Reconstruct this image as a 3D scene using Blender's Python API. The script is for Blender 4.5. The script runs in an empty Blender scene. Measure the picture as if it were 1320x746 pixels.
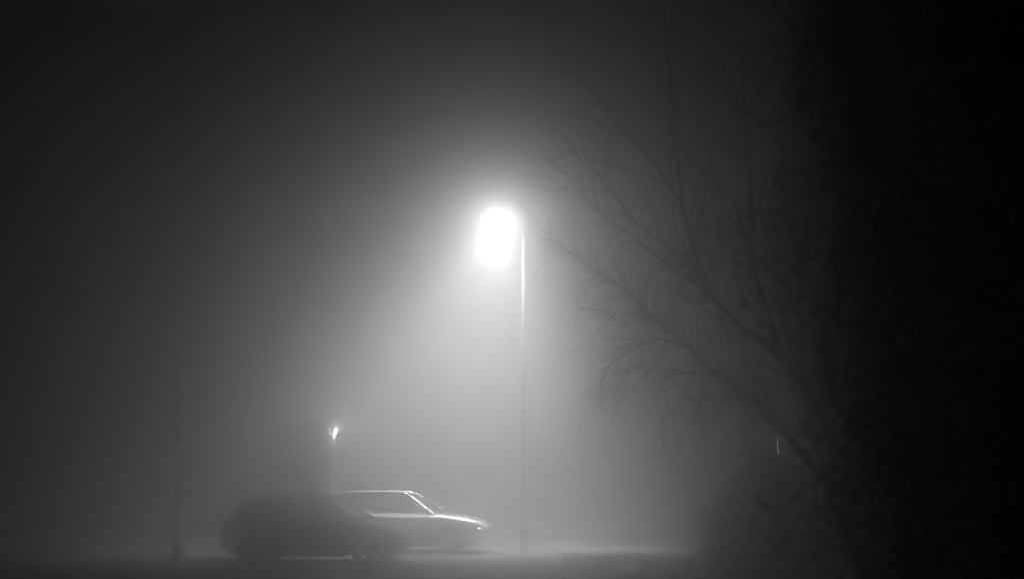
import bpy, bmesh, math, random
from mathutils import Vector, Matrix

# ------------------------------------------------------------------ basics
scene = bpy.context.scene
COL = scene.collection
F = 1283.0                       # focal length in photo pixels (35 mm on a 36 mm wide frame)
CAM_H = 1.5
PITCH = math.atan(257.0 / F)
CP, SP = math.cos(PITCH), math.sin(PITCH)


def at(px, py, Y):
    """a point at depth Y (metres ahead of the camera) seen at photo pixel px, py"""
    u = (373.0 - py) / F
    s = Y / (CP - u * SP)
    return Vector(((px - 660.0) / F * s, Y, CAM_H + s * (SP + u * CP)))


def gx(px, Y):
    """x on the ground for a photo column at depth Y"""
    z = -CAM_H
    fwd = Y * CP + z * SP
    return (px - 660.0) / F * fwd


def tag(o, label=None, cat=None, group=None, kind=None):
    if label: o["label"] = label
    if cat: o["category"] = cat
    if group: o["group"] = group
    if kind: o["kind"] = kind
    return o


def empty(name, loc, rz=0.0):
    o = bpy.data.objects.new(name, None)
    o.location = loc
    o.rotation_euler = (0, 0, rz)
    o.empty_display_size = 0.2
    COL.objects.link(o)
    return o


def link(name, bm, mat, parent=None, smooth=True):
    me = bpy.data.meshes.new(name)
    bm.normal_update()
    bm.to_mesh(me)
    bm.free()
    if mat: me.materials.append(mat)
    if smooth:
        for p in me.polygons: p.use_smooth = True
    o = bpy.data.objects.new(name, me)
    COL.objects.link(o)
    if parent: o.parent = parent
    return o


def link_raw(name, vs, fs, mat, parent=None, smooth=True):
    me = bpy.data.meshes.new(name)
    me.from_pydata([tuple(v) for v in vs], [], fs)
    me.update()
    if mat: me.materials.append(mat)
    if smooth:
        for p in me.polygons: p.use_smooth = True
    o = bpy.data.objects.new(name, me)
    COL.objects.link(o)
    if parent: o.parent = parent
    return o


# ------------------------------------------------------------------ materials (all grey: the photograph is black and white)
def mat(name, base=0.2, rough=0.5, metal=0.0, coat=0.0, var=0.0, scale=6.0, bump=0.0, bscale=40.0, spec=0.5, emit=0.0):
    m = bpy.data.materials.new(name)
    m.use_nodes = True
    nt = m.node_tree
    b = nt.nodes["Principled BSDF"]
    b.inputs["Base Color"].default_value = (base, base, base, 1)
    b.inputs["Roughness"].default_value = rough
    b.inputs["Metallic"].default_value = metal
    b.inputs["Coat Weight"].default_value = coat
    b.inputs["Coat Roughness"].default_value = 0.06
    b.inputs["Specular IOR Level"].default_value = spec
    if emit:
        b.inputs["Emission Color"].default_value = (1, 1, 1, 1)
        b.inputs["Emission Strength"].default_value = emit
    if var or bump:
        tc = nt.nodes.new("ShaderNodeTexCoord")
    if var:
        n = nt.nodes.new("ShaderNodeTexNoise")
        n.inputs["Scale"].default_value = scale
        n.inputs["Detail"].default_value = 6
        nt.links.new(tc.outputs["Object"], n.inputs["Vector"])
        r = nt.nodes.new("ShaderNodeMapRange")
        r.inputs["From Min"].default_value = 0.3
        r.inputs["From Max"].default_value = 0.7
        r.inputs["To Min"].default_value = base * (1 - var)
        r.inputs["To Max"].default_value = base * (1 + var)
        nt.links.new(n.outputs["Fac"], r.inputs["Value"])
        nt.links.new(r.outputs["Result"], b.inputs["Base Color"])
        r2 = nt.nodes.new("ShaderNodeMapRange")
        r2.inputs["From Min"].default_value = 0.3
        r2.inputs["From Max"].default_value = 0.7
        r2.inputs["To Min"].default_value = max(0.03, rough * 0.8)
        r2.inputs["To Max"].default_value = min(1, rough * 1.2)
        nt.links.new(n.outputs["Fac"], r2.inputs["Value"])
        nt.links.new(r2.outputs["Result"], b.inputs["Roughness"])
    if bump:
        n2 = nt.nodes.new("ShaderNodeTexNoise")
        n2.inputs["Scale"].default_value = bscale
        n2.inputs["Detail"].default_value = 4
        nt.links.new(tc.outputs["Object"], n2.inputs["Vector"])
        bp = nt.nodes.new("ShaderNodeBump")
        bp.inputs["Strength"].default_value = bump
        bp.inputs["Distance"].default_value = 0.02
        nt.links.new(n2.outputs["Fac"], bp.inputs["Height"])
        nt.links.new(bp.outputs["Normal"], b.inputs["Normal"])
    return m


def mat_glass(name, tint=0.45):
    m = bpy.data.materials.new(name)
    m.use_nodes = True
    nt = m.node_tree
    nt.nodes.remove(nt.nodes["Principled BSDF"])
    out = nt.nodes["Material Output"]
    tr = nt.nodes.new("ShaderNodeBsdfTransparent")
    tr.inputs["Color"].default_value = (tint, tint, tint, 1)
    gl = nt.nodes.new("ShaderNodeBsdfGlossy")
    gl.inputs["Roughness"].default_value = 0.08
    fr = nt.nodes.new("ShaderNodeFresnel")
    fr.inputs["IOR"].default_value = 1.5
    mx = nt.nodes.new("ShaderNodeMixShader")
    nt.links.new(fr.outputs[0], mx.inputs[0])
    nt.links.new(tr.outputs[0], mx.inputs[1])
    nt.links.new(gl.outputs[0], mx.inputs[2])
    nt.links.new(mx.outputs[0], out.inputs["Surface"])
    return m


def mat_lit_bowl(name, strength):
    """frosted bowl lit from inside: lets the bulb through and glows itself"""
    m = bpy.data.materials.new(name)
    m.use_nodes = True
    nt = m.node_tree
    nt.nodes.remove(nt.nodes["Principled BSDF"])
    out = nt.nodes["Material Output"]
    tr = nt.nodes.new("ShaderNodeBsdfTransparent")
    tr.inputs["Color"].default_value = (0.9, 0.9, 0.9, 1)
    em = nt.nodes.new("ShaderNodeEmission")
    em.inputs["Strength"].default_value = strength
    ad = nt.nodes.new("ShaderNodeAddShader")
    nt.links.new(tr.outputs[0], ad.inputs[0])
    nt.links.new(em.outputs[0], ad.inputs[1])
    nt.links.new(ad.outputs[0], out.inputs["Surface"])
    return m


M = dict(
    verge=mat("damp_grass_soil", 0.035, 0.95, var=0.5, scale=3, bump=0.6, bscale=25, spec=0.1),
    asphalt=mat("wet_asphalt", 0.035, 0.7, var=0.35, scale=1.3, bump=0.5, bscale=120, spec=0.2),
    paving=mat("paving", 0.075, 0.8, var=0.25, scale=2.0, bump=0.35, bscale=60),
    kerb=mat("kerb_stone", 0.06, 0.6, var=0.25, scale=5, bump=0.3, bscale=60),
    bark=mat("wet_bark", 0.055, 0.7, var=0.4, scale=12, bump=0.7, bscale=45),
    leaf=mat("dark_leaf", 0.04, 0.95, var=0.25, scale=2.5, spec=0.02),
    needle=mat("dark_needles", 0.03, 1.0, var=0.2, scale=4, spec=0.0),
    steel=mat("galvanised_steel", 0.35, 0.4, metal=0.6, var=0.12, scale=9, bump=0.05),
    greypaint=mat("grey_post_paint", 0.008, 0.9, var=0.15, scale=8, bump=0.05, spec=0.02),
    palepaint=mat("pale_post_paint", 0.6, 0.4, var=0.1, scale=8, bump=0.05),
    housing=mat("lantern_housing", 0.3, 0.4, var=0.1, scale=10),
    timber=mat("pale_timber", 0.3, 0.7, var=0.25, scale=9, bump=0.3),
    silver=mat("silver_car_paint", 0.5, 0.3, metal=0.55, coat=1.0, var=0.04, scale=3),
    dark=mat("dark_car_paint", 0.02, 0.4, metal=0.0, coat=0.4, var=0.1, scale=3),
    rubber=mat("rubber", 0.02, 0.75, bump=0.2, bscale=80),
    trim=mat("black_trim", 0.025, 0.45, var=0.1),
    rim=mat("alloy_rim", 0.45, 0.3, metal=0.9, var=0.08),
    chrome=mat("chrome", 0.75, 0.12, metal=1.0, var=0.03),
    rail=mat("brushed_metal_rail", 0.8, 0.48, metal=1.0, var=0.03),
    seat=mat("seat_fabric", 0.06, 0.85, var=0.2, bump=0.2),
    lens=mat("headlamp_lens", 0.85, 0.2, metal=0.95, coat=1.0, var=0.05),
    redlens=mat("tail_lamp_lens", 0.12, 0.15, coat=1.0, var=0.05),
    plate=mat("number_plate", 0.7, 0.4, var=0.05),
    glass=mat_glass("car_glass", 0.5),
    bowl=mat_lit_bowl("lit_lamp_bowl", 6.0),
    smallbowl=mat_lit_bowl("lit_post_lantern", 28.0),
)


# ------------------------------------------------------------------ mesh helpers
def add_box(bm, c, s, bevel=0.0, rz=0.0):
    r = bmesh.ops.create_cube(bm, size=1.0)
    vs = r["verts"]
    bmesh.ops.scale(bm, vec=s, verts=vs)
    if bevel:
        es = list({e for v in vs for e in v.link_edges})
        g = bmesh.ops.bevel(bm, geom=es, offset=bevel, segments=2, affect='EDGES', profile=0.6)
        vs = list({v for f in g["faces"] for v in f.verts} | {v for v in vs if v.is_valid})
    if rz: bmesh.ops.rotate(bm, cent=(0, 0, 0), matrix=Matrix.Rotation(rz, 3, 'Z'), verts=vs)
    bmesh.ops.translate(bm, vec=c, verts=vs)
    return vs


def lathe(prof, n=24):
    """prof: (radius, z) from bottom to top -> closed surface of revolution about z"""
    vs, fs = [], []
    rings = []
    for r, z in prof:
        if r < 1e-5:
            rings.append([len(vs)]); vs.append(Vector((0, 0, z)))
        else:
            rings.append(list(range(len(vs), len(vs) + n)))
            vs += [Vector((r * math.cos(2 * math.pi * k / n), r * math.sin(2 * math.pi * k / n), z)) for k in range(n)]
    for a, b in zip(rings, rings[1:]):
        for k in range(n):
            k2 = (k + 1) % n
            if len(a) == 1 and len(b) == 1: continue
            if len(a) == 1: fs.append((a[0], b[k2], b[k]))
            elif len(b) == 1: fs.append((a[k], a[k2], b[0]))
            else: fs.append((a[k], a[k2], b[k2], b[k]))
    return vs, fs


def tube(vs, fs, pts, rads, n=6, cap=True):
    """append a tapered tube along pts to vs, fs"""
    base = len(vs)
    prev = None
    for i, p in enumerate(pts):
        t = (pts[min(i + 1, len(pts) - 1)] - pts[max(i - 1, 0)])
        if t.length < 1e-9: t = Vector((0, 0, 1))
        t.normalize()
        if prev is None:
            a = Vector((0, 0, 1)) if abs(t.z) < 0.9 else Vector((1, 0, 0))
            u = t.cross(a).normalized()
        else:
            u = (prev - t * prev.dot(t))
            u = u.normalized() if u.length > 1e-6 else t.orthogonal().normalized()
        prev = u
        w = t.cross(u)
        r = rads[i]
        for k in range(n):
            an = 2 * math.pi * k / n
            vs.append(p + (u * math.cos(an) + w * math.sin(an)) * r)
    for i in range(len(pts) - 1):
        for k in range(n):
            k2 = (k + 1) % n
            fs.append((base + i * n + k, base + i * n + k2, base + (i + 1) * n + k2, base + (i + 1) * n + k))
    if cap:
        fs.append(tuple(base + k for k in reversed(range(n))))
        e = base + (len(pts) - 1) * n
        fs.append(tuple(e + k for k in range(n)))


def smooth_path(ctrl, step):
    """Catmull-Rom through the control points (each a Vector with radius in a parallel list)"""
    pts, rads = [], []
    P = [c[0] for c in ctrl]; R = [c[1] for c in ctrl]
    for i in range(len(P) - 1):
        p0 = P[max(i - 1, 0)]; p1 = P[i]; p2 = P[i + 1]; p3 = P[min(i + 2, len(P) - 1)]
        n = max(2, int((p2 - p1).length / step))
        for k in range(n):
            t = k / n
            q = 0.5 * ((2 * p1) + (p2 - p0) * t + (2 * p0 - 5 * p1 + 4 * p2 - p3) * t * t + (3 * p1 - p0 - 3 * p2 + p3) * t ** 3)
            pts.append(q); rads.append(R[i] * (1 - t) + R[i + 1] * t)
    pts.append(P[-1].copy()); rads.append(R[-1])
    return pts, rads


# ------------------------------------------------------------------ camera
cam = bpy.data.cameras.new("camera")
cam.sensor_width = 36.0
cam.lens = 36.0 * F / 1320.0
cam.clip_start = 0.05
cam.clip_end = 2000.0
co = bpy.data.objects.new("camera", cam)
co.location = (0, 0, CAM_H)
co.rotation_euler = (math.pi / 2 + PITCH, 0, 0)
COL.objects.link(co)
scene.camera = co
cam.dof.use_dof = True           # wide open lens focused on the lamp: the near twigs are a little soft
cam.dof.focus_distance = 25.0
cam.dof.aperture_fstop = 0.95

# ------------------------------------------------------------------ night sky, nearly black
w = bpy.data.worlds.new("World")
scene.world = w
w.use_nodes = True
nt = w.node_tree
bg = nt.nodes["Background"]
sky = nt.nodes.new("ShaderNodeTexSky")
sky.sky_type = 'NISHITA'
sky.sun_disc = False
sky.sun_elevation = math.radians(-4)
sky.sun_rotation = math.radians(200)
bw = nt.nodes.new("ShaderNodeRGBToBW")
nt.links.new(sky.outputs[0], bw.inputs[0])
nt.links.new(bw.outputs[0], bg.inputs["Color"])
bg.inputs["Strength"].default_value = 0.00002

# ------------------------------------------------------------------ fog
FOG_DENSITY = 0.14
FOG_G = 0.963
bm = bmesh.new()
add_box(bm, (0, 60, 5.9), (260, 260, 13.8))
m = bpy.data.materials.new("fog_air")
m.use_nodes = True
nt = m.node_tree
nt.nodes.remove(nt.nodes["Principled BSDF"])
pv = nt.nodes.new("ShaderNodeVolumePrincipled")
pv.inputs["Color"].default_value = (0.9, 0.9, 0.9, 1)
pv.inputs["Density"].default_value = FOG_DENSITY
pv.inputs["Anisotropy"].default_value = FOG_G
nt.links.new(pv.outputs[0], nt.nodes["Material Output"].inputs["Volume"])
haze = link("haze", bm, m, smooth=False)
tag(haze, "thick pale night fog filling the whole street", "fog", kind="stuff")

# ------------------------------------------------------------------ ground
def sheet(name, x0, x1, y0, y1, z, mt, label, cat, nx=1, ny=1, slant=0.0):
    vs, fs = [], []
    for j in range(ny + 1):
        y = y0 + (y1 - y0) * j / ny
        for i in range(nx + 1):
            vs.append(Vector((x0 + (x1 - x0) * i / nx + slant * (y - y0), y, z)))
    for j in range(ny):
        for i in range(nx):
            a = j * (nx + 1) + i
            fs.append((a, a + 1, a + nx + 2, a + nx + 1))
    o = link_raw(name, vs, fs, mt)
    return tag(o, label, cat, kind="structure")

SL = 32.0 / F                                  # the kerb runs slightly to the right of straight ahead
KX = gx(733, 19.0) - SL * 19.0                 # kerb x at y = 0
sheet("ground", -125, 125, -60, 180, 0.0, M["verge"], "dark damp ground spreading away into the fog", "ground")
sheet("road", KX - 30, KX, -20, 41, 0.004, M["asphalt"], "dark wet asphalt of the car park with cars standing on it", "road", slant=SL)

# pavement on the right: slabs with joints, raised behind a kerb
vs, fs = [], []
yy = -6.0
rnd = random.Random(3)
yy = 9.0
while yy < 24.5:
    for i in range(4):
        x0 = 0.16 + i * 0.62
        g = 0.008
        b = len(vs)
        dz = 0.122 + rnd.uniform(-0.003, 0.003)
        for (xx, y2) in ((x0 + g, yy + g), (x0 + 0.62 - g, yy + g), (x0 + 0.62 - g, yy + 0.62 - g), (x0 + g, yy + 0.62 - g)):
            vs.append(Vector((KX + SL * y2 + xx, y2, dz)))
        for q in range(4):
            v = vs[b + q]
            vs.append(Vector((v.x, v.y, 0.05)))
        fs.append((b, b + 1, b + 2, b + 3))
        for q in range(4):
            q2 = (q + 1) % 4
            fs.append((b + q, b + 4 + q, b + 4 + q2, b + q2))
    yy += 0.62
tag(link_raw("pavement", vs, fs, M["paving"], smooth=False), "pale paving slabs of the footpath to the right of the kerb", "pavement", kind="structure")
bm = bmesh.new()
yy = -6.0
while yy < 34:
    add_box(bm, (KX + SL * (yy + .45) + 0.08, yy + 0.45, 0.035), (0.15, 0.885, 0.17), bevel=0.018)
    yy += 0.9
tag(link("kerb", bm, M["kerb"], smooth=False), "pale stone kerb between the asphalt and the footpath", "kerb", kind="structure")
# pale bay lines across the asphalt in front of and behind the cars
sheet("road_marking", -9.0, 0.2, 19.0, 19.1, 0.008, M["paving"], "worn pale line painted across the asphalt before the cars", "road marking", nx=12)

# ------------------------------------------------------------------ main street lamp
LY = 25.8
bulb = at(643, 286, LY)
pole_top = at(675, 288, LY)
px_ = pole_top.x
lamp = tag(empty("street_lamp", (px_, LY, 0)), "tall lit street lamp with a glowing bowl on a short arm above the parked cars", "street lamp")
base_vs, base_fs = lathe([(0, 0), (0.15, 0), (0.15, 0.03), (0.095, 0.06), (0.09, 1.5), (0.07, 1.56), (0, 1.56)], 20)
link_raw("pole_base", base_vs, base_fs, M["greypaint"], lamp)
vs, fs = [], []
H = pole_top.z
tube(vs, fs, [Vector((0, 0, 1.5)), Vector((0, 0, 4)), Vector((0, 0, H - 0.4))], [0.065, 0.058, 0.046], 16)
link_raw("pole", vs, fs, M["greypaint"], lamp)
arm = []
ax = bulb.x - px_
vs, fs = [], []
for k in range(9):
    a = k / 8 * math.pi / 2
    arm.append(Vector((-(1 - math.cos(a)) * 0.3, 0, H - 0.42 + math.sin(a) * 0.42)))
arm.append(Vector((ax * 0.62, 0, H + 0.02)))
tube(vs, fs, arm, [0.036] * len(arm), 12)
link_raw("arm", vs, fs, M["greypaint"], lamp)
hx, hz = ax, bulb.z - 0.0
cvs, cfs = lathe([(0.215, 0.06), (0.235, 0.075), (0.235, 0.11), (0.2, 0.17), (0.13, 0.22), (0.06, 0.245), (0, 0.25)], 28)
for v in cvs: v.x = v.x * 1.25 + hx; v.z += hz
link_raw("lantern_cover", cvs, cfs, M["housing"], lamp)
bvs, bfs = lathe([(0, -0.21), (0.08, -0.2), (0.15, -0.165), (0.195, -0.1), (0.212, -0.02), (0.214, 0.058)], 28)
for v in bvs: v.x = v.x * 1.25 + hx; v.z += hz
bowl = link_raw("lamp_bowl", bvs, bfs, M["bowl"], lamp)
# the bulb: a point lamp inside the bowl, its spread that of a lantern that throws most of its light down
ld = bpy.data.lights.new("lamp_bulb", 'POINT')
ld.energy = 175000.0
ld.shadow_soft_size = 0.08
ld.use_nodes = True
lnt = ld.node_tree
em = lnt.nodes["Emission"]
tc = lnt.nodes.new("ShaderNodeTexCoord")
dot = lnt.nodes.new("ShaderNodeVectorMath"); dot.operation = 'DOT_PRODUCT'
dot.inputs[1].default_value = Vector((-0.21, 0.07, -1.0)).normalized()
lnt.links.new(tc.outputs["Normal"], dot.inputs[0])
# candle-power curve of the lantern against the cosine of the angle off its axis
CURVE = [(-1.0, 0.01), (-0.6, 4.0), (-0.2, 11.0), (0.0, 13.0), (0.2, 18.0), (0.4, 28.0), (0.6, 52.0), (0.75, 125.0), (0.9, 350.0), (1.0, 290.0)]
NEAR_DIM, SPILL = 0.005, 0.10        # share of light kept toward the camera, and the stray light all round
tot = None
for (c0, v0), (c1, v1) in zip(CURVE, CURVE[1:]):
    mr = lnt.nodes.new("ShaderNodeMapRange")
    mr.inputs["From Min"].default_value = c0; mr.inputs["From Max"].default_value = c1
    mr.inputs["To Min"].default_value = 0.0; mr.inputs["To Max"].default_value = (v1 - v0) / 100.0
    lnt.links.new(dot.outputs["Value"], mr.inputs["Value"])
    ad = lnt.nodes.new("ShaderNodeMath"); ad.operation = 'ADD'
    lnt.links.new(mr.outputs["Result"], ad.inputs[0])
    if tot is None: ad.inputs[1].default_value = CURVE[0][1] / 100.0
    else: lnt.links.new(tot, ad.inputs[1])
    tot = ad.outputs[0]
# added dimming toward the camera shapes the glow; the lantern has no visor
sep = lnt.nodes.new("ShaderNodeSeparateXYZ")
lnt.links.new(tc.outputs["Normal"], sep.inputs[0])
dim = lnt.nodes.new("ShaderNodeMapRange")
dim.interpolation_type = 'SMOOTHSTEP'
dim.inputs["From Min"].default_value = -0.58; dim.inputs["From Max"].default_value = 0.06
dim.inputs["To Min"].default_value = NEAR_DIM; dim.inputs["To Max"].default_value = 1.0
lnt.links.new(sep.outputs["Y"], dim.inputs["Value"])
mu = lnt.nodes.new("ShaderNodeMath"); mu.operation = 'MULTIPLY'
lnt.links.new(tot, mu.inputs[0]); lnt.links.new(dim.outputs["Result"], mu.inputs[1])
ad = lnt.nodes.new("ShaderNodeMath"); ad.operation = 'ADD'
ad.inputs[1].default_value = SPILL / 100.0
lnt.links.new(mu.outputs[0], ad.inputs[0])
lnt.links.new(ad.outputs[0], em.inputs["Strength"])
lo = bpy.data.objects.new("lamp_bulb", ld)
lo.location = (hx, 0, hz - 0.05)
lo.parent = lamp
COL.objects.link(lo)

# ------------------------------------------------------------------ small post lantern far behind the cars
PY = 29.0
pl = at(430, 557, PY)
post = tag(empty("post_lantern", (pl.x, PY, 0)), "small distant post lantern shining through twigs above the dark car roof", "lantern")
vs, fs = lathe([(0, 0), (0.1, 0), (0.1, 0.05), (0.05, 0.1), (0.045, pl.z - 0.22), (0.07, pl.z - 0.2), (0.07, pl.z - 0.14), (0, pl.z - 0.14)], 14)
link_raw("post", vs, fs, M["steel"], post)
for zz in (pl.z - 0.36, pl.z - 0.72, pl.z - 1.28):
    vs, fs = lathe([(0.046, zz - 0.04), (0.054, zz - 0.03), (0.054, zz + 0.03), (0.046, zz + 0.04)], 14)
    link_raw("collar", vs, fs, M["chrome"], post)
vs, fs = lathe([(0.05, pl.z - 0.139), (0.1, pl.z - 0.06), (0.13, pl.z + 0.06), (0.135, pl.z + 0.12)], 16)
link_raw("lantern_glass", vs, fs, M["smallbowl"], post)
vs, fs = lathe([(0, pl.z + 0.14), (0.05, pl.z + 0.14), (0.06, pl.z + 0.2), (0, pl.z + 0.24)], 16)
link_raw("lantern_cap", vs, fs, M["housing"], post)

pb = bpy.data.lights.new("post_bulb", 'POINT')
pb.energy = 15.0
pb.shadow_soft_size = 0.04
pbo = bpy.data.objects.new("post_bulb", pb)
pbo.location = (0, 0, pl.z + 0.02)
pbo.parent = post
COL.objects.link(pbo)

# ------------------------------------------------------------------ slim metal post on the right
SY = 24.0
sp = at(1003, 562, SY)
sgn = tag(empty("metal_post", (sp.x, SY, 0)), "slim pale metal post standing behind the shrub below the leaning tree", "post")
vs, fs = lathe([(0, 0), (0.036, 0), (0.036, sp.z), (0.02, sp.z + 0.012), (0, sp.z + 0.015)], 16)
link_raw("shaft", vs, fs, M["palepaint"], sgn)
vs, fs = lathe([(0.037, sp.z - 0.5), (0.046, sp.z - 0.49), (0.046, sp.z - 0.43), (0.037, sp.z - 0.42)], 16)
link_raw("clamp", vs, fs, M["steel"], sgn)

# pale timber posts far off beyond the silver car
for i, (p, top) in enumerate(((637, 622), (654, 624))):
    q = at(p, top, 38.0)
    bm = bmesh.new()
    add_box(bm, (0, 0, q.z / 2), (0.14, 0.14, q.z), bevel=0.015)
    o = link("timber_post", bm, M["timber"], smooth=False)
    o.location = (q.x, 38.0, 0)
    tag(o, ("pale timber post in the fog, the one nearer the silver bonnet", "pale timber post in the fog, the one nearer the street lamp pole")[i], "post", "pale posts beyond the silver car")


# ------------------------------------------------------------------ bare trees
def grow(vs, fs, rnd, p, d, length, r, level, droop, lift, nside, density):
    """one curved twig and its side twigs"""
    n = max(4, int(length / (0.11 if level < 2 else 0.08)))
    pts, rads = [p.copy()], [r]
    dirs = [d.copy()]
    cur = d.normalized()
    for i in range(n):
        t = (i + 1) / n
        k_ = .09 if rnd.random() < .85 else .34      # now and then a kink
        cur = (cur + Vector((rnd.gauss(0, k_), rnd.gauss(0, k_), rnd.gauss(0, k_))) + Vector((0, 0, (lift - droop * t) * 0.15))).normalized()
        pts.append(pts[-1] + cur * (length / n))
        rads.append(max(0.0016, r * (1 - 0.85 * t)))
        dirs.append(cur.copy())
    tube(vs, fs, pts, rads, nside, cap=False)
    if level <= 0: return
    k = max(2, int(length * density))
    for j in range(k):
        t = rnd.uniform(0.12, 0.97)
        i = min(n - 1, int(t * n))
        base = pts[i]
        dd = dirs[i]
        side = dd.orthogonal().normalized()
        side.rotate(Matrix.Rotation(rnd.uniform(0, 6.283), 3, dd))
        nd = (dd * math.cos(0.75) + side * math.sin(rnd.uniform(0.45, 0.95)))
        l2 = length * rnd.uniform(0.25, 0.6) * (1 - 0.45 * t)
        grow(vs, fs, rnd, base, nd, max(0.12, l2), max(0.0018, rads[i] * 0.6), level - 1, droop, lift, 3, density * 1.35)


tr_base = Vector((gx(1128, 11.2), 11.2, 0.0))
tree = tag(empty("bare_tree", tr_base), "large bare leaning tree with long branches and drooping twigs reaching towards the lamp", "tree")

def loc(v): return v - tr_base

crotch = at(1062, 618, 11.4)
trunk_ctrl = [(Vector((0, 0, -0.05)), 0.17), (loc(at(1122, 740, 11.2)), 0.135), (loc(at(1100, 690, 11.25)), 0.11), (loc(at(1082, 650, 11.3)), 0.095), (loc(crotch), 0.075)]
vs, fs = [], []
pts, rads = smooth_path(trunk_ctrl, 0.12)
tube(vs, fs, pts, rads, 12)
link_raw("trunk", vs, fs, M["bark"], tree)

LIMBS = [
    # px, py, depth, radius
    ("lower", [(1062, 618, 11.4, .07), (1034, 581, 11.5, .058), (1004, 549, 11.6, .050), (975, 520, 11.7, .044), (940, 493, 11.8, .040), (911, 471, 11.9, .036), (882, 444, 12.0, .033), (847, 414, 12.1, .029), (828, 396, 12.15, .026), (797, 368, 12.25, .021), (762, 345, 12.35, .015), (736, 325, 12.45, .011), (711, 308, 12.5, .008), (680, 277, 12.6, .004)], 1.0, .35),
    ("upper", [(1100, 690, 11.25, .085), (1078, 600, 11.1, .07), (1048, 515, 11.0, .056), (1004, 458, 10.9, .046), (967, 429, 10.85, .042), (935, 401, 10.8, .038), (917, 378, 10.8, .034), (902, 343, 10.75, .028), (891, 305, 10.7, .024), (881, 264, 10.7, .021), (874, 213, 10.65, .018), (868, 162, 10.6, .014), (863, 101, 10.6, .010), (866, 20, 10.5, .006), (872, -50, 10.5, .003)], .3, .35),
    ("fork", [(917, 378, 10.8, .030), (904, 361, 10.85, .024), (889, 345, 10.9, .021), (869, 325, 11.0, .018), (843, 308, 11.1, .016), (818, 284, 11.2, .014), (792, 251, 11.3, .011), (762, 218, 11.4, .008), (731, 185, 11.5, .005), (708, 164, 11.6, .003)], .2, .3),
    ("fork", [(921, 384, 10.8, .026), (904, 371, 10.7, .021), (869, 347, 10.6, .017), (838, 322, 10.5, .014), (807, 299, 10.4, .011), (772, 274, 10.3, .008), (741, 238, 10.2, .005), (708, 203, 10.1, .003)], .3, .3),
    ("fork", [(881, 268, 10.7, .018), (869, 248, 10.75, .015), (843, 213, 10.8, .013), (818, 182, 10.9, .010), (790, 152, 11.0, .008), (756, 111, 11.1, .005), (722, 74, 11.2, .003)], .2, .3),
    ("inner", [(1020, 478, 10.95, .04), (985, 390, 11.1, .034), (970, 330, 11.2, .028), (958, 300, 11.3, .024), (945, 259, 11.35, .020), (919, 233, 11.4, .016), (884, 198, 11.5, .010), (850, 150, 11.6, .005)], .2, .45),
    ("inner", [(972, 335, 11.2, .024), (968, 250, 11.1, .020), (962, 180, 11.0, .015), (958, 90, 10.9, .010), (960, 0, 10.8, .005)], .2, .5),
    ("tall", [(1075, 590, 11.1, .06), (1062, 480, 11.3, .050), (1040, 380, 11.5, .040), (1030, 300, 11.7, .032), (1022, 200, 11.9, .022), (1030, 90, 12.0, .014), (1034, -40, 12.1, .006)], .2, .5),
    ("side", [(882, 444, 12.0, .02), (850, 436, 11.9, .015), (822, 446, 11.8, .012), (796, 462, 11.7, .009), (778, 484, 11.6, .006), (772, 520, 11.5, .004)], 1.5, 0),
    ("side", [(836, 403, 12.1, .016), (815, 402, 12.2, .012), (800, 412, 12.25, .010), (786, 404, 12.3, .008), (768, 400, 12.35, .005), (742, 396, 12.4, .003)], 1.2, 0),
    ("side", [(930, 486, 11.8, .018), (900, 482, 11.9, .014), (862, 478, 12.0, .011), (826, 472, 12.1, .009), (800, 486, 12.2, .006), (790, 530, 12.3, .003)], 1.6, 0),
    ("side", [(960, 508, 11.75, .016), (935, 510, 11.6, .013), (905, 512, 11.5, .010), (880, 520, 11.4, .007), (850, 546, 11.3, .003)], 1.6, 0),
    ("side", [(870, 434, 12.0, .016), (850, 418, 11.8, .012), (826, 392, 11.6, .009), (800, 372, 11.5, .006), (770, 352, 11.4, .003)], .8, .2),
]
rnd = random.Random(11)
limb_label = {"lower": None}
tvs, tfs = [], []
for kind, ctrl, droop, lift in LIMBS:
    cp = [(loc(at(a, b, c)), r * .8) for a, b, c, r in ctrl]
    pts, rads = smooth_path(cp, 0.10)
    for i in range(1, len(pts) - 1):
        pts[i] += Vector((rnd.gauss(0, .008), rnd.gauss(0, .01), rnd.gauss(0, .008)))
    vs, fs = [], []
    tube(vs, fs, pts, rads, 8)
    link_raw("limb", vs, fs, M["bark"], tree)
    L = sum((pts[i + 1] - pts[i]).length for i in range(len(pts) - 1))
    low = kind in ("lower", "side")
    ntw = int(L * (34 if low else 14))
    for j in range(ntw):
        t = rnd.uniform(0.06, 1.0) ** 0.85
        i = min(len(pts) - 2, int(t * (len(pts) - 1)))
        d = (pts[i + 1] - pts[i]).normalized()
        s = d.orthogonal().normalized()
        s.rotate(Matrix.Rotation(rnd.uniform(0, 6.283), 3, d))
        nd = d * rnd.uniform(.35, 1.0) + s * (rnd.uniform(0.3, 1.0) if low else rnd.uniform(.2, .6))
        long_ = rnd.random() < .3
        ln = (rnd.uniform(0.6, 1.15) if long_ and low else rnd.uniform(0.9, 2.2) if long_ else rnd.uniform(0.15, 0.65)) * (1.15 - 0.55 * t)
        grow(tvs, tfs, rnd, pts[i], nd, ln, min(rads[i] * 0.5, 0.010 if long_ else .005), 2 if ln > 0.6 else 1, droop * rnd.uniform(.3, 1.5), lift, 4, rnd.uniform(4, 8) if low else rnd.uniform(2, 4.5))
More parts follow.
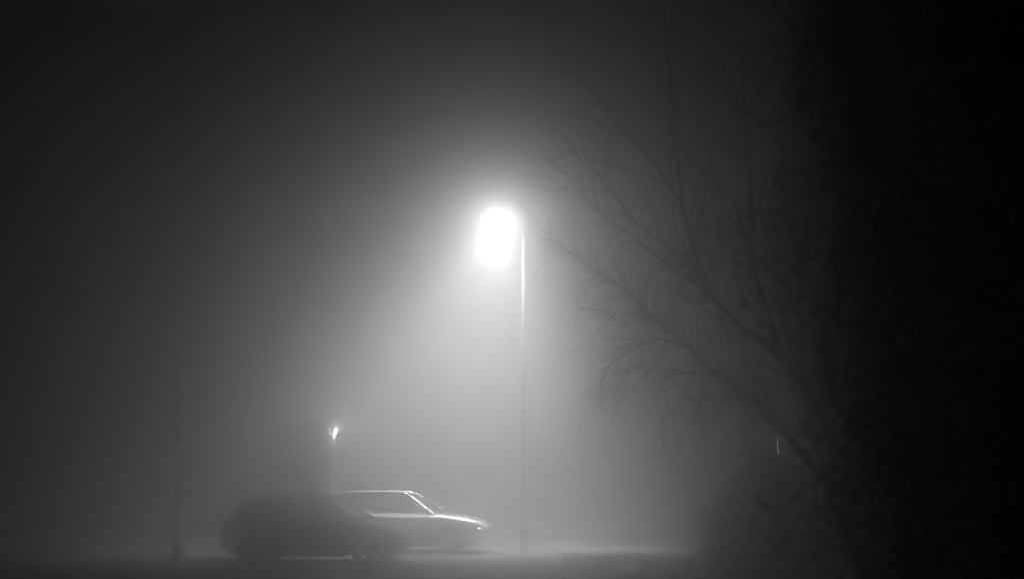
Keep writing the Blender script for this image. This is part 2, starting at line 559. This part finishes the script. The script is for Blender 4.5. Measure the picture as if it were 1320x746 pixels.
# limbs to the right and behind, mostly lost in the dark
for (a, b, c, hh) in ((2.6, 0.6, 0.4, 6.5), (3.2, -1.0, 0.2, 5.0), (1.2, 1.8, 0.6, 7.5), (0.7, -0.8, 0.8, 8.2), (2.0, 1.5, .1, 4.2)):
    st = loc(at(1090, 660, 11.28))
    cp = [(st, .07), (st + Vector((a * .35, b * .35, hh * .3)), .05), (st + Vector((a * .7, b * .7, hh * .62)), .03), (st + Vector((a, b, hh * .95)), .006)]
    pts, rads = smooth_path(cp, 0.15)
    vs, fs = [], []
    tube(vs, fs, pts, rads, 8)
    link_raw("limb", vs, fs, M["bark"], tree)
    for j in range(50):
        t = rnd.uniform(0.2, 1.0)
        i = min(len(pts) - 2, int(t * (len(pts) - 1)))
        d = (pts[i + 1] - pts[i]).normalized()
        s = d.orthogonal().normalized()
        s.rotate(Matrix.Rotation(rnd.uniform(0, 6.283), 3, d))
        grow(tvs, tfs, rnd, pts[i], d * .7 + s * .7, rnd.uniform(.5, 1.5) * (1.2 - .6 * t), .008, 2, .2, .4, 3, 4)
link_raw("twigs", tvs, tfs, M["bark"], tree)


def bare_far_tree(base, height, r, seed, label, lean=0.0, crown=1.0, start=0.35):
    root = tag(empty("bare_tree", base), label, "tree")
    rn = random.Random(seed)
    vs, fs = [], []
    cp = [(Vector((0, 0, -.05)), r * 1.25), (Vector((lean * .2, 0, height * .2)), r), (Vector((lean * .5, .1, height * .5)), r * .8), (Vector((lean, 0, height)), r * .15)]
    pts, rads = smooth_path(cp, 0.3)
    tube(vs, fs, pts, rads, 10)
    link_raw("trunk", vs, fs, M["bark"], root)
    tv, tf = [], []
    for j in range(26):
        t = rn.uniform(start, 0.98)
        i = min(len(pts) - 2, int(t * (len(pts) - 1)))
        an = rn.uniform(0, 6.283)
        d = Vector((math.cos(an), math.sin(an), rn.uniform(.35, 1.0)))
        ln = rn.uniform(.6, 1.0) * height * .38 * crown * (1.25 - .8 * t)
        grow(tv, tf, rn, pts[i], d, ln, rads[i] * .4, 2, .3, .3, 4, 2.6)
    link_raw("twigs", tv, tf, M["bark"], root)
    return root


bare_far_tree(Vector((gx(229, 21.8), 21.8, 0)), 4.6, .10, 21, "thick dark bare tree in the fog to the left of the dark hatchback", lean=-.3, start=.55)


# ------------------------------------------------------------------ evergreens
def leaf_mass(rn, pts_fn, n, size):
    vs, fs = [], []
    for _ in range(n):
        c, out = pts_fn(rn)
        nrm = (out + Vector((rn.gauss(0, .6), rn.gauss(0, .6), rn.gauss(0, .6)))).normalized()
        u = nrm.orthogonal().normalized()
        u.rotate(Matrix.Rotation(rn.uniform(0, 6.283), 3, nrm))
        v = nrm.cross(u)
        l = size * rn.uniform(.6, 1.35); wd = l * rn.uniform(.35, .55)
        b = len(vs)
        vs += [c - u * l, c + v * wd + nrm * wd * .2, c + u * l, c - v * wd + nrm * wd * .2]
        fs.append((b, b + 1, b + 2, b + 3))
    return vs, fs


def evergreen(name, base, rx, ry, h, n, size, seed, label, cat, shape="round", loose=False, leafmat="leaf"):
    root = tag(empty(name, base), label, cat)
    rn = random.Random(seed)
    lobes = [(rn.uniform(0, 6.283), rn.uniform(.05, .95), rn.uniform(.75, 1.12)) for _ in range(40)]

    def pf(r_):
        t = r_.random() ** (1.15 if shape == "cone" else 1.0)
        an = r_.uniform(0, 6.283)
        if shape == "cone": prof = (1 - t) ** .75 * min(1, .55 + t * 4)
        elif shape == "lolly":
            t = .5 + .5 * t
            prof = math.sqrt(max(.02, 1 - ((t - .75) / .25) ** 2)) * (1 + .3 * math.sin(an * 2 + t * 9) + .25 * math.sin(an * 3 - t * 21) + .35 * r_.gauss(0, .6))
        elif shape == "mound": prof = max(.03, 1 - min(1, t * (1.16 + .16 * math.sin(an * 2 + 1))) ** 2.6) ** .5 * (1 + .16 * math.sin(an * 2 + 1) + .13 * math.sin(an * 3 + t * 6) + .07 * math.sin(an * 7 + t * 11))
        elif shape == "column": prof = math.sin(math.pi * min(1, .12 + t * .88)) ** .45
        else: prof = max(.03, 1 - max(0, (t - .35) / .65) ** 2.2) ** .5 * min(1, .75 + t)
        k = 1.0
        for la, lt, ls in lobes:
            da = abs((an - la + math.pi) % (2 * math.pi) - math.pi)
            q = (da / .5) ** 2 + ((t - lt) / .09) ** 2
            if q < 1: k += (ls - .9) * (1 - q)
        rr = k * prof * (abs(r_.gauss(.5, .24)) if loose else 1 - .55 * r_.random() ** 1.8)
        c = Vector((math.cos(an) * rr * rx, math.sin(an) * rr * ry, .03 * h + t * h * .97))
        return c, Vector((math.cos(an), math.sin(an), .35))
    vs, fs = leaf_mass(rn, pf, n, size)
    link_raw("foliage", vs, fs, M[leafmat], root, smooth=False)
    vs, fs = [], []
    tube(vs, fs, [Vector((0, 0, -.05)), Vector((0.02, 0, h * .4)), Vector((0, 0, h * .88))], [max(.03, rx * .09), max(.02, rx * .06), .01], 8)
    link_raw("trunk", vs, fs, M["bark"], root)
    return root


evergreen("added_evergreen_tree", Vector((6.9, 14.5, 0)), 2.9, 2.5, 11.6, 30000, .11, 31, "added tall dark evergreen tree blacking out the edge behind the bare leaning tree", "tree", "column")  # added tree, put here to darken the fog glow on the right
near_tree = evergreen("added_evergreen_tree", Vector((2.52, 3.7, 0)), 1.2, 1.2, 6.6, 90000, .022, 33, "added tall dark evergreen tree nearest the camera, blocking the fog glow and the foot of the bare tree", "tree", "column", leafmat="needle")  # added close to the camera to block the glow on the right

# added fringe of fine needles, thinned outward to fade the glow into black
import numpy as np
rg = np.random.default_rng(5)
NN = 260000
an = rg.uniform(0, 2 * np.pi, NN); tt = rg.uniform(0, 1, NN)
pr = np.sin(np.pi * np.minimum(1, .12 + tt * .88)) ** .3
rr = 1.2 * pr * (.9 + np.minimum(np.abs(rg.normal(0, .18, NN)), .34) * (1 + .5 * np.sin(an * 5 + tt * 17)) * (1 + .4 * np.sin(tt * 41 + an * 2)))
cc = np.stack([np.cos(an) * rr, np.sin(an) * rr, .1 + tt * 6.5], 1)
u = rg.normal(0, 1, (NN, 3)); u /= np.linalg.norm(u, axis=1)[:, None]
v = np.cross(u, rg.normal(0, 1, (NN, 3))); v /= np.linalg.norm(v, axis=1)[:, None]
ln = rg.uniform(.009, .018, NN)[:, None]
quad = np.stack([cc - u * ln, cc + v * ln * .3, cc + u * ln, cc - v * ln * .3], 1).reshape(-1, 3)
me = bpy.data.meshes.new("fade_needles")
me.vertices.add(NN * 4); me.loops.add(NN * 4); me.polygons.add(NN)
me.vertices.foreach_set("co", quad.astype(np.float32).ravel())
me.loops.foreach_set("vertex_index", np.arange(NN * 4, dtype=np.int32))
me.polygons.foreach_set("loop_start", np.arange(0, NN * 4, 4, dtype=np.int32))
me.update(calc_edges=True)
me.materials.append(M["needle"])
o = bpy.data.objects.new("fade_needles", me)
o.parent = near_tree
o["kind"] = "stuff"
COL.objects.link(o)
evergreen("shrub", Vector((gx(992, 17.6), 17.6, 0)), 1.15, 1.15, 2.15, 9000, .055, 41, "broad dark evergreen shrub under the leaning tree beside the footpath", "shrub", "mound")
evergreen("shrub", Vector((gx(694, 36), 36, 0)), .42, .42, 2.5, 2500, .06, 43, "slender upright shrub in the fog behind the street lamp pole", "shrub", "column")

evergreen("small_tree", Vector((gx(399, 23.3), 23.3, 0)), .72, .6, 3.05, 1500, .06, 47, "small dark bushy tree rising behind the roof of the dark hatchback", "tree", "lolly")

# clipped hedge far left, behind the cars
root = tag(empty("hedge", (-11, 34, 0)), "low clipped hedge in the fog behind the dark hatchback", "hedge")
rn = random.Random(9)


def hf(r_):
    x = r_.uniform(-9, 5.2)
    top = 1.33 + .06 * math.sin(x * 2.1) + .04 * math.sin(x * 5.3 + 1)
    q = r_.random()
    if q < .45: return Vector((x, r_.uniform(-.4, .4), top - abs(r_.gauss(0, .07)))), Vector((0, 0, 1))
    s = -1 if q < .8 else 1
    return Vector((x, s * (.42 - abs(r_.gauss(0, .08))), r_.uniform(.02, top))), Vector((0, s, .2))


vs, fs = leaf_mass(rn, hf, 16000, .06)
link_raw("foliage", vs, fs, M["leaf"], root, smooth=False)


# ------------------------------------------------------------------ cars
def interp(xs, ys, x):
    if x <= xs[0]: return ys[0]
    if x >= xs[-1]: return ys[-1]
    n = len(xs)
    for i in range(n - 1):
        if x <= xs[i + 1]:
            h = xs[i + 1] - xs[i]
            t = (x - xs[i]) / h
            def slope(k):
                if k == 0: return (ys[1] - ys[0]) / (xs[1] - xs[0])
                if k == n - 1: return (ys[-1] - ys[-2]) / (xs[-1] - xs[-2])
                a = (ys[k] - ys[k - 1]) / (xs[k] - xs[k - 1]); b = (ys[k + 1] - ys[k]) / (xs[k + 1] - xs[k])
                return 0 if a * b <= 0 else 2 * a * b / (a + b)
            m0, m1 = slope(i) * h, slope(i + 1) * h
            return ((2 * t ** 3 - 3 * t * t + 1) * ys[i] + (t ** 3 - 2 * t * t + t) * m0 + (-2 * t ** 3 + 3 * t * t) * ys[i + 1] + (t ** 3 - t * t) * m1)


def make_car(label, loc_, rz, spec, paint):
    """x forward; spec holds the side outline.  Front of the car is +x."""
    root = tag(empty("parked_car", loc_, rz), label, "car")
    L, W = spec["L"], spec["W"]
    hl = L / 2
    deck = spec["deck"]           # (x, z) of bonnet / belt / boot line
    dx = [p[0] for p in deck]; dz = [p[1] for p in deck]
    wx_f, wx_r, wr = spec["wheel_f"], spec["wheel_r"], spec["wheel"]
    N = 72

    def halfw(x):
        t = abs(x) / hl
        return W / 2 * (1 - .16 * t ** 3.2 - .05 * max(0, t - .9) * 10)

    def bottom(x):
        t = abs(x) / hl
        return .19 + .13 * max(0, (t - .86) / .14) ** 1.5

    rows = []
    xs = []
    for i in range(N + 1):
        s = -math.cos(math.pi * i / N)
        s = .55 * s + .45 * (2 * i / N - 1)
        xs.append(s * hl)
    verts, faces = [], []
    for i, x in enumerate(xs):
        w_ = halfw(x); zb = bottom(x); zt = interp(dx, dz, x)
        t = abs(x) / hl
        endf = 1.0
        mid = zb + (zt - zb) * .5
        prof = [(0, zb), (w_ * .6, zb), (w_ * .88, zb + .01), (w_ * .965, zb + .06), (w_ * .985, zb + .16), (w_ * 1.0, mid - .02), (w_ * .998, mid + .1), (w_ * .985, zt - .13), (w_ * .975, zt - .085), (w_ * .955, zt - .045), (w_ * .92, zt - .018), (w_ * .86, zt), (w_ * .6, zt + .025), (w_ * .3, zt + .036), (0, zt + .04)]
        if i in (0, N):      # pull the end face in
            c = (zb + zt) / 2
            prof = [(a * .94, c + (b - c) * .8) for a, b in prof]
        ring = prof + [(-a, b) for a, b in reversed(prof[1:-1])]
        rows.append(list(range(len(verts), len(verts) + len(ring))))
        for a, b in ring: verts.append(Vector((x, a, b)))
    m_ = len(rows[0])
    for r0, r1 in zip(rows, rows[1:]):
        for k in range(m_):
            k2 = (k + 1) % m_
            faces.append((r0[k], r1[k], r1[k2], r0[k2]))
    faces.append(tuple(rows[0]))
    faces.append(tuple(reversed(rows[-1])))
    body = link_raw("body", verts, faces, paint, root)
    bmx = bmesh.new(); bmx.from_mesh(body.data); bmesh.ops.recalc_face_normals(bmx, faces=bmx.faces); bmx.to_mesh(body.data); bmx.free()
    # cut the wheel arches
    cut = bmesh.new()
    for wxx in (wx_f, wx_r):
        g = bmesh.ops.create_cone(cut, cap_ends=True, segments=40, radius1=wr + .055, radius2=wr + .055, depth=W + 1)
        bmesh.ops.rotate(cut, cent=(0, 0, 0), matrix=Matrix.Rotation(math.pi / 2, 3, 'X'), verts=g["verts"])
        bmesh.ops.translate(cut, vec=(wxx, 0, wr + .01), verts=g["verts"])
    cme = bpy.data.meshes.new("cutter"); cut.to_mesh(cme); cut.free()
    cob = bpy.data.objects.new("cutter", cme); COL.objects.link(cob)
    md = body.modifiers.new("arch", 'BOOLEAN'); md.operation = 'DIFFERENCE'; md.object = cob; md.solver = 'EXACT'
    body.parent = None
    dg = bpy.context.evaluated_depsgraph_get()
    dg.update()
    nm = bpy.data.meshes.new_from_object(body.evaluated_get(dg))
    body.modifiers.clear()
    body.data = nm
    body.parent = root
    bpy.data.objects.remove(cob)
    nm.materials.clear(); nm.materials.append(paint)
    sm = bmesh.new(); sm.from_mesh(nm)
    for f in sm.faces: f.smooth = True
    for e in sm.edges:
        if len(e.link_faces) == 2 and e.calc_face_angle(0) > .7: e.smooth = False
    sm.to_mesh(nm); sm.free()

    # greenhouse: ring at the belt line -> ring at the roof edge
    gb, gt = spec["belt"], spec["roof"]     # (x front, x rear, half width)
    zr = spec["roof_z"]

    def ringpt(k, sec, frac, top):
        xf, xr, hw = gt if top else gb
        # sections: 0 front (from -y to +y), 1 left side(+y) front->rear, 2 rear, 3 right side
        bow = .10 if not top else .07
        if sec == 0: y = hw * (-1 + 2 * frac); x = xf - bow * (abs(y) / hw) ** 2 * 1.6
        elif sec == 1: y = hw * (1 - .03 * (2 * frac - 1) ** 2); x = (xf - bow * 1.6) + ((xr + bow) - (xf - bow * 1.6)) * frac
        elif sec == 2: y = hw * (1 - 2 * frac); x = xr + bow * (abs(y) / hw) ** 2
        else: y = -hw * (1 - .03 * (2 * frac - 1) ** 2); x = (xr + bow) + ((xf - bow * 1.6) - (xr + bow)) * frac
        if top: z = spec["roof_curve"](x)
        else: z = interp(dx, dz, x) - .012
        return Vector((x, y, z))
    NR = 6
    def patch(sec, f0, f1, h0, h1, nf, nh, push=0.0):
        vs, fs = [], []
        for j in range(nh + 1):
            h = h0 + (h1 - h0) * j / nh
            for i in range(nf + 1):
                f = f0 + (f1 - f0) * i / nf
                a = ringpt(0, sec, f, False); b = ringpt(0, sec, f, True)
                p = a.lerp(b, h)
                bul = .03 * math.sin(math.pi * h)
                o_ = {0: Vector((1, 0, .6)), 1: Vector((0, 1, 0)), 2: Vector((-1, 0, .6)), 3: Vector((0, -1, 0))}[sec].normalized()
                vs.append(p + o_ * (bul + push))
        for j in range(nh):
            for i in range(nf):
                q = j * (nf + 1) + i
                fs.append((q, q + 1, q + nf + 2, q + nf + 1))
        return vs, fs
    # painted pillars and frames: one mesh
    pv, pf = [], []
    def addp(a):
        b = len(pv)
        pv.extend(a[0]); pf.extend([tuple(b + q for q in f) for f in a[1]])
    sp_ = spec["splits"]          # side window intervals in ring fraction
    for sec in (1, 3):
        iv = sp_ if sec == 1 else [(1 - b, 1 - a) for a, b in reversed(sp_)]
        prev = 0.0
        for a, b in iv:
            addp(patch(sec, prev, a, 0, 1, 2, NR))
            addp(patch(sec, a, b, 0, .07, 8, 1)); addp(patch(sec, a, b, .88, 1, 8, 2))
            prev = b
            v, f = patch(sec, a, b, .07, .88, 10, NR, push=-.006)
            link_raw("side_window", v, f, M["glass"], root)
        addp(patch(sec, prev, 1, 0, 1, 3, NR))
    for sec, nm_ in ((0, "windscreen"), (2, "rear_window")):
        addp(patch(sec, 0, .06, 0, 1, 2, NR)); addp(patch(sec, .94, 1, 0, 1, 2, NR))
        addp(patch(sec, .06, .94, .93, 1, 12, 1)); addp(patch(sec, .06, .94, 0, .04 if sec == 0 else .2, 12, 1))
        v, f = patch(sec, .06, .94, .04 if sec == 0 else .2, .93, 14, NR, push=-.005)
        link_raw(nm_, v, f, M["glass"], root)
    link_raw("pillars", pv, pf, paint, root)
    # roof: concentric rings to the crown
    ring = []
    for sec, n_ in ((0, 16), (1, 24), (2, 16), (3, 24)):
        for i in range(n_): ring.append(ringpt(0, sec, i / n_, True))
    c = sum(ring, Vector()) / len(ring)
    rv, rf = [], []
    K = 7
    for j in range(K):
        s = 1 - j / K
        for p in ring:
            q = c + (p - c) * s
            zedge = spec["roof_curve"](q.x)
            rv.append(Vector((q.x, q.y, zedge + zr * (1 - s ** 2.4))))
    rv.append(Vector((c.x, c.y, spec["roof_curve"](c.x) + zr)))
    n_ = len(ring)
    for j in range(K - 1):
        for i in range(n_):
            i2 = (i + 1) % n_
            rf.append((j * n_ + i, j * n_ + i2, (j + 1) * n_ + i2, (j + 1) * n_ + i))
    for i in range(n_): rf.append(((K - 1) * n_ + i, (K - 1) * n_ + (i + 1) % n_, len(rv) - 1))
    link_raw("roof", rv, rf, paint, root)

    # added roof-edge rail to catch the lamp highlight, and the moulding under the side windows
    for sec in (1, 3):
        if spec["chrome"]:
            rv2, rf2 = [], []
            fr = (lambda f: f) if sec == 1 else (lambda f: 1 - f)
            b0, t0_ = ringpt(0, sec, fr(0), False), ringpt(0, sec, fr(0), True)
            ctl = [b0.lerp(t0_, q) for q in (.02, .35, .65, .88)] + [ringpt(0, sec, fr(q), True) for q in (.12, .3, .5, .7, .9, .98)]
            pts, _r = smooth_path([(q + Vector((0, .012 if sec == 1 else -.012, .012)), 1) for q in ctl], .06)
            tube(rv2, rf2, pts, [.022] * len(pts), 8)
            link_raw("highlight_rail", rv2, rf2, M["rail"], root)
            rv2, rf2 = [], []
            pts = [ringpt(0, sec, .02 + .96 * k / 20, False) + Vector((0, .012 if sec == 1 else -.012, .02)) for k in range(21)]
            tube(rv2, rf2, pts, [.013] * 21, 8)
            link_raw("window_moulding", rv2, rf2, M["rail"], root)

        else:
            fr = (lambda f: f) if sec == 1 else (lambda f: 1 - f)
            b0, t0_ = ringpt(0, sec, fr(0), False), ringpt(0, sec, fr(0), True)
            off = Vector((.03, .015 if sec == 1 else -.015, .02))
            rv2, rf2 = [], []
            tube(rv2, rf2, [b0.lerp(t0_, q) + off for q in (0, .12, .24, .36, .46)], [.013, .02, .02, .018, .008], 8)
            link_raw("glint_trim", rv2, rf2, M["rail"], root)  # added strip on the lower windscreen pillar to make a glint

    # wheels
    def wheel(wxx, s):
        wv, wf = lathe([(wr * .62, -.1), (wr * .9, -.105), (wr * .985, -.085), (wr, -.05), (wr, .05), (wr * .985, .085), (wr * .9, .105), (wr * .62, .1)], 36)
        rot = Matrix.Rotation(math.pi / 2, 3, 'X')
        off = Vector((wxx, s * (W / 2 - .125), wr))
        wv = [rot @ v + off for v in wv]
        wo = link_raw("wheel", wv, wf, M["rubber"], root)
        rb = bmesh.new()
        for k in range(5):
            a = k * 2 * math.pi / 5
            vsb = add_box(rb, (wr * .34, 0, 0), (wr * .58, .02, .075), bevel=.006)
            bmesh.ops.rotate(rb, cent=(0, 0, 0), matrix=Matrix.Rotation(a, 3, 'Y'), verts=vsb)
        v2, f2 = lathe([(wr * .56, -.09), (wr * .64, -.095), (wr * .64, .08), (wr * .58, .085), (wr * .56, .02)], 36)
        vv = [rb.verts.new(rot @ v) for v in v2]
        for f in f2:
            try: rb.faces.new([vv[q] for q in f])
            except ValueError: pass
        bmesh.ops.translate(rb, vec=off + Vector((0, s * .07, 0)), verts=rb.verts)
        link("rim", rb, M["rim"], wo, smooth=False)
    for wxx in (wx_f, wx_r):
        for s in (-1, 1): wheel(wxx, s)

    # lamps, mirrors, handles, plates, grille, bumper strips, wipers
    zf = interp(dx, dz, hl * .97)
    for s in (-1, 1):
        b = bmesh.new()
        bmesh.ops.create_uvsphere(b, u_segments=20, v_segments=12, radius=1)
        bmesh.ops.scale(b, vec=(.2, .17, .075), verts=b.verts)
        bmesh.ops.rotate(b, cent=(0, 0, 0), matrix=Matrix.Rotation(-s * .55, 3, 'Z'), verts=b.verts)
        bmesh.ops.translate(b, vec=(hl - .2, s * (halfw(hl - .2) - .16), zf - .115), verts=b.verts)
        link("headlight", b, M["lens"], root)
        b = bmesh.new()
        bmesh.ops.create_uvsphere(b, u_segments=20, v_segments=12, radius=1)
        bmesh.ops.scale(b, vec=(.12, .14, .13), verts=b.verts)
        bmesh.ops.translate(b, vec=(-hl + .13, s * (halfw(-hl + .13) - .13), interp(dx, dz, -hl + .1) - .16), verts=b.verts)
        link("tail_light", b, M["redlens"], root)
        # mirror
        b = bmesh.new()
        mx_ = gb[0] - .32; mz = interp(dx, dz, mx_) + .09
        add_box(b, (mx_, s * (W / 2 + .07), mz), (.12, .2, .13), bevel=.035)
        mo = link("mirror", b, paint if spec["chrome"] else M["chrome"], root)
        b = bmesh.new()
        add_box(b, (mx_ + .01, s * (W / 2 - .045), mz - .055), (.07, .1, .04), bevel=.01)
        link("mirror_arm", b, M["trim"], mo)
        for hx_ in spec["handles"]:
            b = bmesh.new()
            add_box(b, (hx_, s * (halfw(hx_) * .985 + .018), interp(dx, dz, hx_) - .15), (.19, .03, .03), bevel=.01)
            link("door_handle", b, M["chrome"] if spec["chrome"] else paint, root)
        # door seams as thin dark strips and the sill
        for hx_ in spec["seams"]:
            sv, sf = [], []
            pts = [Vector((hx_, s * (halfw(hx_) * q + .001), z)) for q, z in ((.985, .36), (1.0, .5), (.998, .66), (.986, interp(dx, dz, hx_) - .13))]
            tube(sv, sf, pts, [.005] * 4, 4)
            link_raw("door_seam", sv, sf, M["trim"], root)
        b = bmesh.new()
        add_box(b, ((wx_f + wx_r) / 2, s * (W / 2 * .955), .21), (wx_f - wx_r - 2 * wr - .2, .06, .09), bevel=.02)
        link("sill", b, M["trim"], root)
    for e, nm_ in ((1, "front_bumper"), (-1, "rear_bumper")):
        bv, bf = [], []
        pts = []
        for k in range(17):
            y = (k / 16 * 2 - 1) * .93
            hw = W / 2 * .86 * y
            pts.append(Vector((e * (hl - .02 - .19 * abs(y) ** 3), hw, .42)))
        tube(bv, bf, pts, [.075] * 17, 10)
        link_raw(nm_, bv, bf, paint, root)
    b = bmesh.new()
    add_box(b, (hl - .015, 0, zf - .13), (.05, .78, .13), bevel=.02)
    for k in range(4): add_box(b, (hl + .014, 0, zf - .175 + k * .03), (.012, .74, .008))
    link("grille", b, M["trim"], root, smooth=False)
    for e in (1, -1):
        b = bmesh.new()
        add_box(b, (e * (hl + .062), 0, .45), (.012, .52, .11), bevel=.004)
        link("number_plate", b, M["plate"], root, smooth=False)
    wv, wf = [], []
    for y0 in (-.45, .12):
        a0 = ringpt(0, 0, .5 + y0 / 2 / gb[2], False) + Vector((.03, 0, .03))
        a1 = a0 + Vector((-.05, .5, .035))
        tube(wv, wf, [a0, a0.lerp(a1, .5) + Vector((.005, 0, .012)), a1], [.01, .008, .006], 6)
    link_raw("wipers", wv, wf, M["trim"], root)
    # seats
    for sx, sy in ((spec["seat_f"], -.37), (spec["seat_f"], .37), (spec["seat_r"], -.37), (spec["seat_r"], .37)):
        b = bmesh.new()
        add_box(b, (0, 0, .0), (.13, .48, .55), bevel=.05)
        add_box(b, (-.07, 0, .4), (.09, .26, .17), bevel=.035)
        bmesh.ops.rotate(b, cent=(0, 0, 0), matrix=Matrix.Rotation(-.25, 3, 'Y'), verts=b.verts)
        bmesh.ops.translate(b, vec=(sx, sy, .76), verts=b.verts)
        link("seat", b, M["seat"], root)
    sv, sf = [], []
    cst = Vector((spec["seat_f"] + .62, .37, .86))
    pts = [cst + Vector((-.07 * math.sin(a), .18 * math.cos(a), .17 * math.sin(a))) for a in [k * 2 * math.pi / 20 for k in range(21)]]
    tube(sv, sf, pts, [.015] * 21, 6, cap=False)
    link_raw("steering_wheel", sv, sf, M["trim"], root)
    return root


hatch = dict(L=3.86, W=1.70, wheel=.31, wheel_f=1.2, wheel_r=-1.2,
    deck=[(-1.93, .74), (-1.88, .88), (-1.7, .93), (-.6, .91), (.75, .87), (1.0, .85), (1.4, .79), (1.75, .70), (1.93, .58)],
    belt=(1.12, -1.76, .74), roof=(.46, -1.36, .58), roof_z=.04,
    roof_curve=lambda x: 1.40 - .035 * ((x + .45) / .9) ** 2,
    splits=[(.10, .44), (.48, .80)], handles=(-.05, -.95), seams=(.93, .0, -.85), chrome=False, seat_f=-.05, seat_r=-.95)
saloon = dict(L=4.62, W=1.78, wheel=.325, wheel_f=1.42, wheel_r=-1.32,
    deck=[(-2.31, .80), (-2.2, .94), (-1.75, .97), (-.6, .93), (.7, .90), (1.1, .90), (1.5, .865), (2.0, .775), (2.2, .70), (2.31, .6)],
    belt=(1.22, -1.72, .77), roof=(.42, -1.12, .63), roof_z=.02,
    roof_curve=lambda x: 1.43 - .016 * ((x + .3) / .75) ** 2,
    splits=[(.09, .46), (.50, .86)], handles=(-.15, -1.05), seams=(.92, -.1, -1.05), chrome=True, seat_f=-.15, seat_r=-1.05)

def car_at(px_nose, Y, L, yaw):
    """centre so that the nose stands at the photo column"""
    xn = gx(px_nose, Y)
    return Vector((xn - L / 2 * math.cos(yaw), Y - L / 2 * math.sin(yaw) * 0 , 0))

make_car("dark parked hatchback standing in front of the silver car", car_at(531, 21.6, 3.86, 0), math.radians(-7), hatch, M["dark"])
make_car("silver parked saloon with shining bonnet and roof edge behind the dark hatchback", car_at(632, 25.2, 4.62, 0), math.radians(-5), saloon, M["silver"])

# ------------------------------------------------------------------ render settings
scene.render.engine = 'CYCLES'
cy = scene.cycles
cy.max_bounces = 8
cy.volume_bounces = 6
cy.diffuse_bounces = 2
cy.glossy_bounces = 3
cy.transmission_bounces = 4
cy.transparent_max_bounces = 12
cy.sample_clamp_indirect = 3.0
cy.use_denoising = True
cy.denoiser = 'OPENIMAGEDENOISE'
cy.denoising_input_passes = 'RGB_ALBEDO_NORMAL'
cy.denoising_prefilter = 'ACCURATE'
scene.view_settings.view_transform = 'Standard'
scene.view_settings.look = 'None'
scene.view_settings.gamma = 1.0
scene.view_settings.exposure = 0.0
scene.view_settings.use_curve_mapping = False
